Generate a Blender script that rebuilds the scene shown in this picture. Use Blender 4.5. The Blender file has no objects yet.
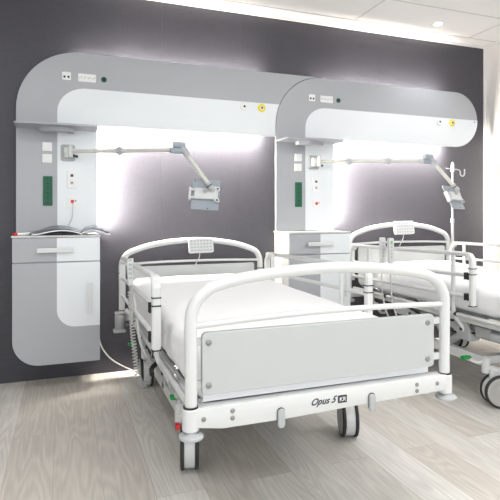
import bpy, bmesh, math, random
from mathutils import Vector, Matrix, noise
random.seed(4)
S = bpy.context.scene
COL = S.collection

# ---------------------------------------------------------------- camera, light, exposure
TH = math.atan(185/503.0)
cam_d = bpy.data.cameras.new('camera')
cam = bpy.data.objects.new('camera', cam_d); COL.objects.link(cam)
cam.location = (0, -3.78, 1.15)
cam.rotation_euler = (math.pi/2, 0, -TH)
cam_d.sensor_width = 36; cam_d.sensor_fit = 'HORIZONTAL'
cam_d.lens = 36*503/500.0
cam_d.shift_y = -36/500.0
cam_d.clip_start = 0.02
S.camera = cam

w = bpy.data.worlds.new('world'); S.world = w; w.use_nodes = True
w.node_tree.nodes['Background'].inputs[0].default_value = (0.93, 0.97, 1.0, 1)
w.node_tree.nodes['Background'].inputs[1].default_value = 1.1

def area(name, loc, rot, sx, sy, power, color=(1, 1, 1), spread=math.pi):
    d = bpy.data.lights.new(name, 'AREA'); d.shape = 'RECTANGLE'
    d.size = sx; d.size_y = sy; d.energy = power; d.color = color; d.spread = spread
    o = bpy.data.objects.new(name, d); COL.objects.link(o)
    o.location = loc; o.rotation_euler = rot
    return o
PI = math.pi
area('daylight_rear', (0.6, -7.0, 1.55), (PI/2, 0, 0), 5.5, 1.9, 115, (0.90, 0.95, 1.0))
area('daylight_left', (-2.85, -4.6, 1.5), (PI/2, 0, -PI/2), 3.0, 1.8, 14, (0.93, 0.97, 1.0))
for cx_, cy_ in ((-0.6, -2.6), (1.5, -2.6), (3.0, -2.6), (0.3, -4.8), (2.5, -4.8)):
    area('ceiling_luminaire_light', (cx_, cy_, 2.72), (0, 0, 0), 1.15, 0.55, 31, (1.0, 0.985, 0.96))

S.view_settings.view_transform = 'Standard'
S.view_settings.look = 'None'
S.view_settings.gamma = 1.0
S.view_settings.use_curve_mapping = False
S.view_settings.exposure = -0.68

# ---------------------------------------------------------------- materials
def mat(name, col, rough=0.5, metal=0.0, spec=0.5, emis=None, estr=0, coat=0, bump=0, bscale=200, var=0, vscale=4):
    m = bpy.data.materials.new(name); m.use_nodes = True
    nt = m.node_tree; b = nt.nodes['Principled BSDF']
    b.inputs['Base Color'].default_value = (*col, 1)
    b.inputs['Roughness'].default_value = rough
    b.inputs['Metallic'].default_value = metal
    b.inputs['Specular IOR Level'].default_value = spec
    b.inputs['Coat Weight'].default_value = coat
    if emis:
        b.inputs['Emission Color'].default_value = (*emis, 1)
        b.inputs['Emission Strength'].default_value = estr
    tc = nt.nodes.new('ShaderNodeTexCoord')
    if bump:
        n = nt.nodes.new('ShaderNodeTexNoise'); n.inputs['Scale'].default_value = bscale
        nt.links.new(tc.outputs['Object'], n.inputs['Vector'])
        bp = nt.nodes.new('ShaderNodeBump'); bp.inputs['Strength'].default_value = bump
        bp.inputs['Distance'].default_value = 0.002
        nt.links.new(n.outputs['Fac'], bp.inputs['Height'])
        nt.links.new(bp.outputs['Normal'], b.inputs['Normal'])
    if var:
        n = nt.nodes.new('ShaderNodeTexNoise'); n.inputs['Scale'].default_value = vscale
        nt.links.new(tc.outputs['Object'], n.inputs['Vector'])
        mx = nt.nodes.new('ShaderNodeMix'); mx.data_type = 'RGBA'
        mx.inputs[6].default_value = (*[c*(1-var) for c in col], 1)
        mx.inputs[7].default_value = (*[min(1, c*(1+var)) for c in col], 1)
        nt.links.new(n.outputs['Fac'], mx.inputs[0])
        nt.links.new(mx.outputs[2], b.inputs['Base Color'])
    return m

M = {}
M['grey'] = mat('grey_laminate', (0.40, 0.415, 0.44), 0.38, var=0.02)
M['white_lam'] = mat('white_laminate', (0.78, 0.82, 0.845), 0.3, var=0.01)
M['cab_white'] = mat('cabinet_white', (0.62, 0.63, 0.62), 0.35, var=0.01)
M['paint'] = mat('white_powder_coat', (0.67, 0.685, 0.68), 0.32, coat=0.2, var=0.01)
M['board'] = mat('white_end_board', (0.49, 0.51, 0.507), 0.4, var=0.01)
M['sheet'] = mat('white_sheet', (0.87, 0.88, 0.90), 0.85, bump=0.25, bscale=400, var=0.01)
M['ceil'] = mat('ceiling_white', (0.88, 0.865, 0.85), 0.8, bump=0.1, bscale=90)
M['wallw'] = mat('white_wall_paint', (0.86, 0.83, 0.81), 0.8, bump=0.1, bscale=90)
M['curtain'] = mat('white_curtain', (0.86, 0.82, 0.80), 0.9)
M['black'] = mat('black_rubber', (0.02, 0.02, 0.022), 0.6, var=0.1)
M['tyre'] = mat('dark_tyre', (0.025, 0.025, 0.028), 0.6, var=0.1)
M['wheelgrey'] = mat('wheel_hub_grey', (0.42, 0.42, 0.40), 0.45, var=0.03)
M['lightgrey'] = mat('light_grey_plastic', (0.42, 0.44, 0.45), 0.45, var=0.02)
M['midgrey'] = mat('mid_grey_plastic', (0.36, 0.37, 0.38), 0.45, var=0.03)
M['steel'] = mat('brushed_steel', (0.62, 0.63, 0.64), 0.33, 1.0, var=0.03)
M['bolt'] = mat('dull_bolt_metal', (0.28, 0.28, 0.27), 0.4, 0.6, var=0.05)
M['arm'] = mat('cream_arm_tube', (0.60, 0.61, 0.56), 0.35, var=0.02)
M['holder'] = mat('silver_grey_holder', (0.27, 0.31, 0.35), 0.35, 0.2, var=0.02)
M['hand'] = mat('handset_white', (0.62, 0.635, 0.64), 0.45, var=0.02)
M['green'] = mat('green_plastic', (0.0, 0.30, 0.06), 0.4, var=0.05)
M['dgreen'] = mat('dark_green_plastic', (0.0, 0.10, 0.045), 0.5, var=0.05)
M['red'] = mat('red_plastic', (0.6, 0.02, 0.02), 0.4, var=0.05)
M['yellow'] = mat('yellow_plastic', (0.80, 0.66, 0.05), 0.45, var=0.03)
M['plate'] = mat('white_socket_plate', (0.82, 0.83, 0.83), 0.35, var=0.01)
M['ink'] = mat('print_ink', (0.03, 0.035, 0.05), 0.5, var=0.05)
M['paper'] = mat('magazine_paper', (0.80, 0.82, 0.84), 0.5, var=0.02)
M['cable'] = mat('grey_cable', (0.55, 0.55, 0.54), 0.5, var=0.03)
M['led'] = mat('led_strip', (0.9, 0.9, 0.9), 0.5, emis=(1.0, 0.93, 0.84), estr=480)
M['led2'] = mat('led_strip_upper', (0.9, 0.9, 0.9), 0.5, emis=(1.0, 0.93, 0.84), estr=120)
M['lamp'] = mat('lamp_glow', (1, 1, 1), 0.5, emis=(1.0, 0.98, 0.95), estr=25)
M['tbar'] = mat('ceiling_grid_bar', (0.62, 0.60, 0.58), 0.5, var=0.02)

# dark plum fabric-look wall covering, joined in vertical panels
def wall_dark():
    m = bpy.data.materials.new('dark_plum_wallcovering'); m.use_nodes = True
    nt = m.node_tree; b = nt.nodes['Principled BSDF']; L = nt.links.new
    tc = nt.nodes.new('ShaderNodeTexCoord')
    mp = nt.nodes.new('ShaderNodeMapping'); mp.inputs['Scale'].default_value = (260, 260, 9)
    L(tc.outputs['Object'], mp.inputs['Vector'])
    n = nt.nodes.new('ShaderNodeTexNoise'); n.inputs['Scale'].default_value = 1.0; n.inputs['Detail'].default_value = 3
    L(mp.outputs['Vector'], n.inputs['Vector'])
    mp2 = nt.nodes.new('ShaderNodeMapping'); mp2.inputs['Scale'].default_value = (9, 9, 260)
    L(tc.outputs['Object'], mp2.inputs['Vector'])
    n2 = nt.nodes.new('ShaderNodeTexNoise'); n2.inputs['Scale'].default_value = 1.0; n2.inputs['Detail'].default_value = 3
    L(mp2.outputs['Vector'], n2.inputs['Vector'])
    ad = nt.nodes.new('ShaderNodeMath'); ad.operation = 'ADD'
    L(n.outputs['Fac'], ad.inputs[0]); L(n2.outputs['Fac'], ad.inputs[1])
    cr = nt.nodes.new('ShaderNodeMapRange')
    cr.inputs['From Min'].default_value = 0.7; cr.inputs['From Max'].default_value = 1.3
    L(ad.outputs[0], cr.inputs['Value'])
    mx = nt.nodes.new('ShaderNodeMix'); mx.data_type = 'RGBA'
    mx.inputs[6].default_value = (0.050, 0.049, 0.061, 1); mx.inputs[7].default_value = (0.067, 0.065, 0.078, 1)
    L(cr.outputs[0], mx.inputs[0])
    L(mx.outputs[2], b.inputs['Base Color'])
    b.inputs['Roughness'].default_value = 0.40
    b.inputs['Specular IOR Level'].default_value = 0.4
    bp = nt.nodes.new('ShaderNodeBump'); bp.inputs['Strength'].default_value = 0.35; bp.inputs['Distance'].default_value = 0.001
    L(ad.outputs[0], bp.inputs['Height']); L(bp.outputs['Normal'], b.inputs['Normal'])
    return m
M['wall'] = wall_dark()

# limed oak planks running towards the head wall
def floor_mat():
    m = bpy.data.materials.new('limed_oak_planks'); m.use_nodes = True
    nt = m.node_tree; b = nt.nodes['Principled BSDF']; L = nt.links.new
    tc = nt.nodes.new('ShaderNodeTexCoord')
    mp = nt.nodes.new('ShaderNodeMapping'); mp.inputs['Rotation'].default_value = (0, 0, math.pi/2)
    mp.inputs['Location'].default_value = (0.3, 0.05, 0)
    L(tc.outputs['Object'], mp.inputs['Vector'])
    br = nt.nodes.new('ShaderNodeTexBrick')
    br.offset = 0.37; br.inputs['Scale'].default_value = 1
    br.inputs['Brick Width'].default_value = 1.25; br.inputs['Row Height'].default_value = 0.20
    br.inputs['Mortar Size'].default_value = 0.0012; br.inputs['Mortar Smooth'].default_value = 0.3
    br.inputs['Color1'].default_value = (0, 0, 0, 1); br.inputs['Color2'].default_value = (1, 1, 1, 1)
    br.inputs['Mortar'].default_value = (0.5, 0.5, 0.5, 1)
    L(mp.outputs['Vector'], br.inputs['Vector'])
    # per-plank offset of the grain
    cmb = nt.nodes.new('ShaderNodeVectorMath'); cmb.operation = 'MULTIPLY_ADD'
    cmb.inputs[1].default_value = (7, 7, 7)
    L(br.outputs['Color'], cmb.inputs[0])
    mp2 = nt.nodes.new('ShaderNodeMapping'); mp2.inputs['Scale'].default_value = (6.5, 0.8, 1)
    L(tc.outputs['Object'], mp2.inputs['Vector']); L(mp2.outputs['Vector'], cmb.inputs[2])
    n = nt.nodes.new('ShaderNodeTexNoise'); n.inputs['Scale'].default_value = 1.0; n.inputs['Detail'].default_value = 1.5
    L(cmb.outputs[0], n.inputs['Vector'])
    sn = nt.nodes.new('ShaderNodeMath'); sn.operation = 'MULTIPLY'; sn.inputs[1].default_value = 110
    L(n.outputs['Fac'], sn.inputs[0])
    si = nt.nodes.new('ShaderNodeMath'); si.operation = 'SINE'; L(sn.outputs[0], si.inputs[0])
    mr = nt.nodes.new('ShaderNodeMapRange'); mr.inputs['From Min'].default_value = -1; L(si.outputs[0], mr.inputs['Value'])
    mpf = nt.nodes.new('ShaderNodeMapping'); mpf.inputs['Scale'].default_value = (90, 5, 1)
    L(tc.outputs['Object'], mpf.inputs['Vector'])
    nf = nt.nodes.new('ShaderNodeTexNoise'); nf.inputs['Scale'].default_value = 1; nf.inputs['Detail'].default_value = 4
    L(mpf.outputs['Vector'], nf.inputs['Vector'])
    base = nt.nodes.new('ShaderNodeMix'); base.data_type = 'RGBA'
    base.inputs[6].default_value = (0.61, 0.57, 0.515, 1); base.inputs[7].default_value = (0.77, 0.755, 0.72, 1)
    L(br.outputs['Color'], base.inputs[0])
    g1 = nt.nodes.new('ShaderNodeMix'); g1.data_type = 'RGBA'; g1.blend_type = 'MULTIPLY'
    L(base.outputs[2], g1.inputs[6])
    cr = nt.nodes.new('ShaderNodeMapRange'); cr.inputs['To Min'].default_value = 0.93; cr.inputs['To Max'].default_value = 1.05
    L(mr.outputs[0], cr.inputs['Value']); L(cr.outputs[0], g1.inputs[7]); g1.inputs[0].default_value = 1
    g2 = nt.nodes.new('ShaderNodeMix'); g2.data_type = 'RGBA'; g2.blend_type = 'MULTIPLY'; g2.inputs[0].default_value = 1
    cr2 = nt.nodes.new('ShaderNodeMapRange'); cr2.inputs['From Min'].default_value = 0.3; cr2.inputs['From Max'].default_value = 0.7
    cr2.inputs['To Min'].default_value = 0.92; cr2.inputs['To Max'].default_value = 1.07
    L(nf.outputs['Fac'], cr2.inputs['Value']); L(g1.outputs[2], g2.inputs[6]); L(cr2.outputs[0], g2.inputs[7])
    g3 = nt.nodes.new('ShaderNodeMix'); g3.data_type = 'RGBA'
    g3.inputs[7].default_value = (0.46, 0.43, 0.39, 1)
    L(br.outputs['Fac'], g3.inputs[0]); L(g2.outputs[2], g3.inputs[6])
    L(g3.outputs[2], b.inputs['Base Color'])
    b.inputs['Roughness'].default_value = 0.5; b.inputs['Specular IOR Level'].default_value = 0.35
    bp = nt.nodes.new('ShaderNodeBump'); bp.inputs['Strength'].default_value = 0.2; bp.inputs['Distance'].default_value = 0.001
    L(nf.outputs['Fac'], bp.inputs['Height']); L(bp.outputs['Normal'], b.inputs['Normal'])
    return m
M['floor'] = floor_mat()

# magazine page with a printed picture
def print_mat():
    m = bpy.data.materials.new('printed_page'); m.use_nodes = True
    nt = m.node_tree; b = nt.nodes['Principled BSDF']; L = nt.links.new
    tc = nt.nodes.new('ShaderNodeTexCoord')
    n = nt.nodes.new('ShaderNodeTexNoise'); n.inputs['Scale'].default_value = 9
    L(tc.outputs['Object'], n.inputs['Vector'])
    mx = nt.nodes.new('ShaderNodeMix'); mx.data_type = 'RGBA'
    mx.inputs[6].default_value = (0.04, 0.045, 0.06, 1); mx.inputs[7].default_value = (0.22, 0.24, 0.29, 1)
    L(n.outputs['Fac'], mx.inputs[0]); L(mx.outputs[2], b.inputs['Base Color'])
    b.inputs['Roughness'].default_value = 0.35
    return m
M['print'] = print_mat()

# ---------------------------------------------------------------- helpers
ORG = {}
def wloc(p):
    return ORG.get(p.name, Vector((0, 0, 0))) if p else Vector((0, 0, 0))

def obj(name, bm, m, parent=None, smooth=False, loc=None):
    """links bm (in world coordinates) as ONE mesh; loc = origin of a top-level mesh"""
    o_ = wloc(parent) if parent else Vector(loc or (0, 0, 0))
    bmesh.ops.recalc_face_normals(bm, faces=bm.faces)
    bmesh.ops.translate(bm, verts=bm.verts, vec=-o_)
    me = bpy.data.meshes.new(name); bm.to_mesh(me); bm.free()
    if smooth:
        for p in me.polygons: p.use_smooth = True
    if isinstance(m, str): m = M[m]
    me.materials.append(m)
    ob = bpy.data.objects.new(name, me); COL.objects.link(ob)
    if parent: ob.parent = parent
    else: ob.location = o_
    ORG[ob.name] = o_
    if smooth:
        md = ob.modifiers.new('edges', 'EDGE_SPLIT'); md.split_angle = math.radians(42)
    return ob

def thing(name, label, cat, loc=(0, 0, 0), group=None):
    o = bpy.data.objects.new(name, None); COL.objects.link(o)
    o.location = loc; o.empty_display_size = 0.1
    o['label'] = label; o['category'] = cat
    if group: o['group'] = group
    ORG[o.name] = Vector(loc)
    return o

def tag(o, label, cat, group=None):
    o['label'] = label; o['category'] = cat
    if group: o['group'] = group
    return o

def struct(name, bm, m, loc=None):
    o = obj(name, bm, m, None, loc=loc); o['kind'] = 'structure'; return o

def B(): return bmesh.new()

def box(bm, x0, x1, y0, y1, z0, z1, bev=0, seg=2, rot=None, about=None):
    t = B()
    r = bmesh.ops.create_cube(t, size=1)
    for v in t.verts:
        v.co = Vector(((x0+x1)/2 + v.co.x*(x1-x0), (y0+y1)/2 + v.co.y*(y1-y0), (z0+z1)/2 + v.co.z*(z1-z0)))
    if bev:
        bmesh.ops.bevel(t, geom=t.edges[:], offset=bev, segments=seg, affect='EDGES', profile=0.5)
    if rot is not None:
        c = Vector(about) if about else Vector(((x0+x1)/2, (y0+y1)/2, (z0+z1)/2))
        for v in t.verts: v.co = rot @ (v.co - c) + c
    merge(bm, t)
    return bm

def merge(bm, t):
    mp = {}
    for v in t.verts: mp[v] = bm.verts.new(v.co)
    for f in t.faces:
        try: bm.faces.new([mp[v] for v in f.verts])
        except ValueError: pass
    t.free()

def cyl(bm, p0, p1, r0, r1=None, n=20, bev=0):
    r1 = r0 if r1 is None else r1
    p0 = Vector(p0); p1 = Vector(p1); d = (p1-p0); L = d.length; d.normalize()
    q = d.to_track_quat('Z', 'Y').to_matrix()
    prof = [(0, 0), (r0-bev, 0), (r0, bev), (r1, L-bev), (r1-bev, L), (0, L)] if bev else [(0, 0), (r0, 0), (r1, L), (0, L)]
    rings = []
    for (r, z) in prof:
        if r == 0: rings.append([bm.verts.new(p0 + q @ Vector((0, 0, z)))])
        else: rings.append([bm.verts.new(p0 + q @ Vector((r*math.cos(2*PI*i/n), r*math.sin(2*PI*i/n), z))) for i in range(n)])
    for a, b in zip(rings, rings[1:]):
        for i in range(n):
            j = (i+1) % n
            vs = []
            for v in ([a[0]] if len(a) == 1 else [a[i], a[j]]) + ([b[0]] if len(b) == 1 else [b[j], b[i]]):
                vs.append(v)
            bm.faces.new(vs)
    return bm

def lathe(bm, p0, axis, prof, n=28):
    """prof: list of (radius, height along axis)"""
    p0 = Vector(p0); q = Vector(axis).normalized().to_track_quat('Z', 'Y').to_matrix()
    rings = []
    for (r, z) in prof:
        if r <= 1e-6: rings.append([bm.verts.new(p0 + q @ Vector((0, 0, z)))])
        else: rings.append([bm.verts.new(p0 + q @ Vector((r*math.cos(2*PI*i/n), r*math.sin(2*PI*i/n), z))) for i in range(n)])
    for a, b in zip(rings, rings[1:]):
        for i in range(n):
            j = (i+1) % n
            vs = ([a[0]] if len(a) == 1 else [a[i], a[j]]) + ([b[0]] if len(b) == 1 else [b[j], b[i]])
            if len(vs) > 2: bm.faces.new(vs)
    return bm

def smooth_pts(pts, k=6):
    P = [Vector(p) for p in pts]
    P = [P[0]*2-P[1]] + P + [P[-1]*2-P[-2]]
    out = []
    for i in range(1, len(P)-2):
        a, b, c, d = P[i-1:i+3]
        for s in range(k):
            t = s/k
            out.append(0.5*((2*b) + (c-a)*t + (2*a-5*b+4*c-d)*t*t + (3*b-a-3*c+d)*t**3))
    out.append(P[-2])
    return out

def tube(bm, pts, r, n=12, curve=True, k=6, sx=1.0):
    P = smooth_pts(pts, k) if curve and len(pts) > 2 else [Vector(p) for p in pts]
    T = []
    for i in range(len(P)):
        a = P[max(0, i-1)]; b = P[min(len(P)-1, i+1)]
        T.append((b-a).normalized())
    ref = Vector((0, 0, 1)) if abs(T[0].z) < 0.9 else Vector((0, 1, 0))
    nrm = (ref - T[0]*ref.dot(T[0])).normalized()
    rings = []
    for i, p in enumerate(P):
        nrm = (nrm - T[i]*nrm.dot(T[i])).normalized()
        bi = T[i].cross(nrm)
        rings.append([bm.verts.new(p + nrm*(r*math.cos(2*PI*j/n)) + bi*(r*sx*math.sin(2*PI*j/n))) for j in range(n)])
    for a, b in zip(rings, rings[1:]):
        for j in range(n):
            l = (j+1) % n
            bm.faces.new([a[j], a[l], b[l], b[j]])
    bm.faces.new(rings[0]); bm.faces.new(rings[-1][::-1])
    return bm

def prism_yz(x, d, pts):
    t = B()
    f = t.faces.new([t.verts.new((x-d/2, y, z)) for y, z in pts])
    g = bmesh.ops.extrude_face_region(t, geom=[f])
    bmesh.ops.translate(t, verts=[v for v in g['geom'] if isinstance(v, bmesh.types.BMVert)], vec=(d, 0, 0))
    return t

def arc(cx, cz, r, a0, a1, n=12, rz=None):
    rz = rz or r
    return [(cx + r*math.cos(math.radians(a0+(a1-a0)*i/n)), cz + rz*math.sin(math.radians(a0+(a1-a0)*i/n))) for i in range(n+1)]

def rrect(x0, x1, z0, z1, r, n=6):
    return arc(x1-r, z0+r, r, -90, 0, n) + arc(x1-r, z1-r, r, 0, 90, n) + arc(x0+r, z1-r, r, 90, 180, n) + arc(x0+r, z0+r, r, 180, 270, n)

def prism_xz(bm, pts, y0, y1, bev=0.0):
    """outline in the xz plane, extruded from y0 (front) to y1 (back)"""
    t = B()
    cl = []
    for p in pts:
        if not cl or (abs(p[0]-cl[-1][0])+abs(p[1]-cl[-1][1])) > 1e-5: cl.append(p)
    f = t.faces.new([t.verts.new((x, y0, z)) for x, z in cl])
    r = bmesh.ops.extrude_face_region(t, geom=[f])
    nv = [g for g in r['geom'] if isinstance(g, bmesh.types.BMVert)]
    bmesh.ops.translate(t, verts=nv, vec=(0, y1-y0, 0))
    if bev:
        fe = [e for e in t.edges if all(abs(v.co.y-y0) < 1e-6 for v in e.verts)]
        bmesh.ops.bevel(t, geom=fe, offset=bev, segments=2, affect='EDGES', profile=0.5)
    big = [f for f in t.faces if len(f.verts) > 4]
    bmesh.ops.triangulate(t, faces=big)
    merge(bm, t)
    return bm

def prism_xy(bm, pts, z0, z1):
    t = B()
    f = t.faces.new([t.verts.new((x, y, z0)) for x, y in pts])
    r = bmesh.ops.extrude_face_region(t, geom=[f])
    nv = [g for g in r['geom'] if isinstance(g, bmesh.types.BMVert)]
    bmesh.ops.translate(t, verts=nv, vec=(0, 0, z1-z0))
    merge(bm, t); return bm

# ---------------------------------------------------------------- the room
XL, XR, YR, ZC = -2.9, 3.80, -7.05, 2.755
struct('floor', box(B(), XL-.1, XR+.1, YR-.1, 0.1, -0.06, 0), 'floor')
struct('ceiling', box(B(), XL-.1, XR+.1, YR-.1, 0.1, ZC, ZC+.06), 'ceil')
# head wall in four vertical panels with a hairline joint
bm = B()
for a, b in ((XL-.1, -0.60), (-0.60, 0.682), (0.682, 1.306), (1.306, 2.60), (2.60, XR+.1)):
    box(bm, a+.0003, b-.0003, 0, 0.1, 0, ZC, 0.0004, 1)
struct('wall_back', bm, 'wall')
struct('wall_right', box(B(), XR, XR+.1, YR, 0, 0, ZC), 'wallw')
bm = B()
box(bm, XL-.1, XL, -2.9, 0, 0, ZC); box(bm, XL-.1, XL, YR, -6.3, 0, ZC)
box(bm, XL-.1, XL, -6.3, -2.9, 0, 0.5); box(bm, XL-.1, XL, -6.3, -2.9, 2.5, ZC)
struct('wall_left', bm, 'wallw')
bm = B()
box(bm, XL, -2.3, YR-.1, YR, 0, ZC); box(bm, 3.5, XR, YR-.1, YR, 0, ZC)
box(bm, -2.3, 3.5, YR-.1, YR, 0, 0.5); box(bm, -2.3, 3.5, YR-.1, YR, 2.6, ZC)
struct('wall_rear', bm, 'wallw')
# ceiling grid
bm = B()
for y in (-0.17, -0.615, -1.22, -1.82, -2.42, -3.02, -3.62):
    box(bm, XL, XR, y-.006, y+.006, ZC-.002, ZC+.001)
struct('trim_1', bm, 'tbar')
bm = B()
for x in (-1.35, -0.15, 1.05, 2.25, 3.45):
    box(bm, x-.005, x+.005, -3.62, -.17, ZC-.0025, ZC+.001)
struct('trim_2', bm, 'tbar')
struct('trim_3', box(B(), XL, XR, -.028, 0, ZC-.012, ZC), 'ceil')
struct('trim_4', box(B(), XR-.028, XR, YR, -.028, ZC-.012, ZC), 'ceil')

struct('trim_5', box(B(), XR-.010, XR, -.018, 0, 0, ZC-.012), 'ceil')

# downlight
dl = thing('downlight', 'small round recessed ceiling spotlight, switched on', 'ceiling light', (2.957, -0.34, ZC))
bm = B(); lathe(bm, (2.957, -0.34, ZC+.002), (0, 0, -1), [(0.036, 0), (0.036, .004), (0.048, .008), (0.052, .004), (0.052, 0), (.036, 0)]); obj('frame', bm, 'paint', dl, True)
bm = B(); lathe(bm, (2.957, -0.34, ZC+.001), (0, 0, -1), [(0.0, 0.004), (0.035, .004), (0.035, 0), (0, 0)]); obj('lamp', bm, 'lamp', dl)
sp = bpy.data.lights.new('downlight_beam', 'SPOT'); sp.energy = 30; sp.spot_size = math.radians(110); sp.spot_blend = 0.8; sp.shadow_soft_size = 0.035
so = bpy.data.objects.new('downlight_beam', sp); COL.objects.link(so); so.location = (2.957, -0.34, ZC-.02)

# ---------------------------------------------------------------- bed-head service units
YF = -0.09
WASH_D, WASH_U, WASH_S = 25, 2.6, 27
def unit(x0, label, right_round, right_x):
    """x0 = left edge of the panel"""
    u = thing('bedhead_unit', label, 'bedhead panel', (x0+.26, 0, 1.0), 'bedhead service units')
    xr_col = x0+.518; zb = 1.768; zt = 2.27; r = .41
    left = [(x0, 1.015)] ; 
    out = [(x0, 1.015), (xr_col, 1.015), (xr_col, zb)]
    if right_round:
        c = right_x-.25
        out += arc(c, 2.019, .251, -90, 90, 20)
    else:
        # ends against the curved edge of the neighbouring unit
        nx = right_x
        g = .004
        out += [(nx-g, zb)] + [(x, z) for x, z in arc(nx+r, zt-r, r+g, 180, 90.5, 16)]
    out += [(x, z) for x, z in arc(x0+r, zt-r, r, 90, 180, 16)]
    obj('grey_panel', prism_xz(B(), out, YF, YF+.02, 0.002), 'grey', u)
    xi = x0+.257
    inner = [(xi, 1.015), (xr_col-.001, 1.015), (xr_col-.001, zb+.001)]
    if right_round:
        c = right_x-.25
        a_end = math.degrees(math.asin((2.024-2.019)/.25))
        inner += arc(c, 2.019, .2495, -90, a_end, 12)
    else:
        inner += [(right_x-.005, zb+.001)]
        inner += [(x, z) for x, z in arc(right_x+r, zt-r, r+.006, 180, 156, 5)]
        inner[-1] = (inner[-1][0], 2.024)
    inner += arc(xi+.19, 2.024-.17, .19, 90, 180, 10, .17)
    obj('white_inset', prism_xz(B(), inner, YF-.005, YF, 0.0015), 'white_lam', u)
    # carcass that holds the panel off the wall
    end = (right_x-.30) if right_round else right_x-.05
    bm = B(); box(bm, x0+.06, xr_col-.06, YF+.02, 0, 1.015, 1.84); box(bm, x0+.34, end, YF+.02, 0, 1.84, 2.20)
    obj('carcass', bm, 'cab_white', u)
    bm = B(); box(bm, x0+.62, end-.05, -.068, -.045, 1.824, 1.839); obj('light_strip', bm, 'led', u)
    bm = B(); box(bm, x0+.40, end-.05, -.068, -.045, 2.201, 2.213); obj('light_strip', bm, 'led2', u)
    bm = B(); box(bm, xr_col-.059, xr_col-.047, -.068, -.045, 1.06, 1.80); obj('light_strip', bm, 'led', u)
    # the beams of the LED profiles, washing down, up and sideways over the wall
    xm = (x0+.60+end)/2; ln = end-x0-.70
    area('canopy_wash', (xm, -.058, 1.815), (math.radians(4), 0, 0), ln, .02, WASH_D, (1.0, .93, .85), math.radians(80))
    area('canopy_uplight', (xm, -.058, 2.222), (math.radians(180-14), 0, 0), ln, .02, WASH_U, (1.0, .93, .84), math.radians(70))
    area('column_wash', (xr_col-.045, -.058, 1.42), (0, math.radians(-90), math.radians(15)), .72, .02, WASH_S, (1.0, .93, .83), math.radians(75))
    # small shelf above the service column
    sh = [(x0, YF), (xr_col-.006, YF), (xr_col-.006, -.27)] + [(xr_col-.02, -.285)] + \
         [(x0+.26+.245*math.cos(t), -.285-.02*math.sin(t)) for t in [PI*i/10 for i in range(1, 10)]] + [(x0+.01, -.285), (x0, -.27)]
    so_ = obj('shelf', prism_xy(B(), sh, 1.727, 1.740), 'grey', u)
    md = so_.modifiers.new('round', 'BEVEL'); md.width = .003; md.segments = 2
    lc = [(x0+.15+.215*i/10, -.20-.035*math.sin(PI*i/10)) for i in range(11)]
    lc2 = [(x, y+.07) for x, y in lc[::-1]]
    obj('light_cover', prism_xy(B(), lc+lc2, 1.699, 1.7265), 'grey', u)
    # sockets and switches
    def plate(name, x, z, w, h, m='plate', y=YF, d=.008):
        return obj(name, prism_xz(B(), rrect(x-w/2, x+w/2, z-h/2, z+h/2, .004, 3), y-d, y, .0015), m, u)
    for z in (1.607, 1.528):
        s = plate('switch', x0+.193, z, .062, .060)
        obj('rocker', box(B(), x0+.172, x0+.214, YF-.011, YF-.0078, z-.021, z+.021, .002), 'plate', s)
    g = plate('green_socket_strip', x0+.197, 1.307, .060, .20, 'dgreen')
    for k in range(6):
        obj('socket_hole', cyl(B(), (x0+.197, YF-.0095, 1.228+k*.032), (x0+.197, YF-.0075, 1.228+k*.032), .006, n=10), 'black', g)
    s = plate('data_socket', x0+.352, 1.39, .062, .125, y=YF-.005)
    for z, mm in ((1.415, 'ink'), (1.365, 'midgrey')):
        obj('port', box(B(), x0+.343, x0+.361, YF-.016, YF-.012, z-.009, z+.009, .001), mm, s)
    s = plate('call_socket', x0+.357, 1.232, .070, .07, y=YF-.005)
    obj('red_port', box(B(), x0+.345, x0+.365, YF-.017, YF-.012, 1.225, 1.247, .001), 'red', s)
    obj('small_lamp', box(B(), x0+.372, x0+.380, YF-.016, YF-.012, 1.237, 1.245, .001), 'ink', s)
    s = plate('double_socket', x0+.317, 2.100, .058, .056)
    bm = B()
    for dx in (-.013, .013): cyl(bm, (x0+.317+dx, YF-.010, 2.094), (x0+.317+dx, YF-.0075, 2.094), .008, n=14)
    obj('socket_hole', bm, 'ink', s)
    s = plate('four_gang_socket', x0+.452, 2.098, .118, .056)
    bm = B()
    for k in range(4):
        cx = x0+.452-.044+k*.0293
        for dx in (-.005, .005): cyl(bm, (cx+dx, YF-.0095, 2.098+dx*.8), (cx+dx, YF-.0075, 2.098+dx*.8), .0028, n=8)
    obj('socket_hole', bm, 'ink', s)
    b_ = obj('green_button', lathe(B(), (x0+.565, YF, 2.098), (0, -1, 0), [(0.019, 0), (.019, .006), (.015, .009), (0, .009)]), 'dgreen', u, True)
    obj('button_core', lathe(B(), (x0+.565, YF-.009, 2.098), (0, -1, 0), [(0.010, -.001), (.010, .003), (0, .003)]), 'black', b_)
    xs = (1.307, 1.453) if not right_round else (3.184, 3.326)
    for xx, mm in zip(xs, ('plate', 'yellow')):
        k = obj('white_call_button' if mm == 'plate' else 'yellow_call_button', lathe(B(), (xx, YF-.005, 1.985), (0, -1, 0), [(0.033, 0), (.033, .004), (.029, .008), (0, .008)]), mm, u, True)
        obj('button_ring', lathe(B(), (xx, YF-.013, 1.985), (0, -1, 0), [(0.015, -.001), (.015, .002), (0, .002)]), 'plate', k)
        obj('button_core', lathe(B(), (xx, YF-.015, 1.985), (0, -1, 0), [(0.009, -.001), (.009, .002), (0, .002)]), 'ink', k)
    if right_round:
        obj('maker_badge', box(B(), 3.575, 3.602, YF-.006, YF-.0045, 2.002, 2.012), 'midgrey', u)
    return u

unit(-.307, 'left bedhead unit, grey curved canopy with white inset, joined to its neighbour at the right', False, 1.578)
unit(1.578, 'right bedhead unit, grey and white canopy with a fully rounded free right end', True, 3.625)
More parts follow.
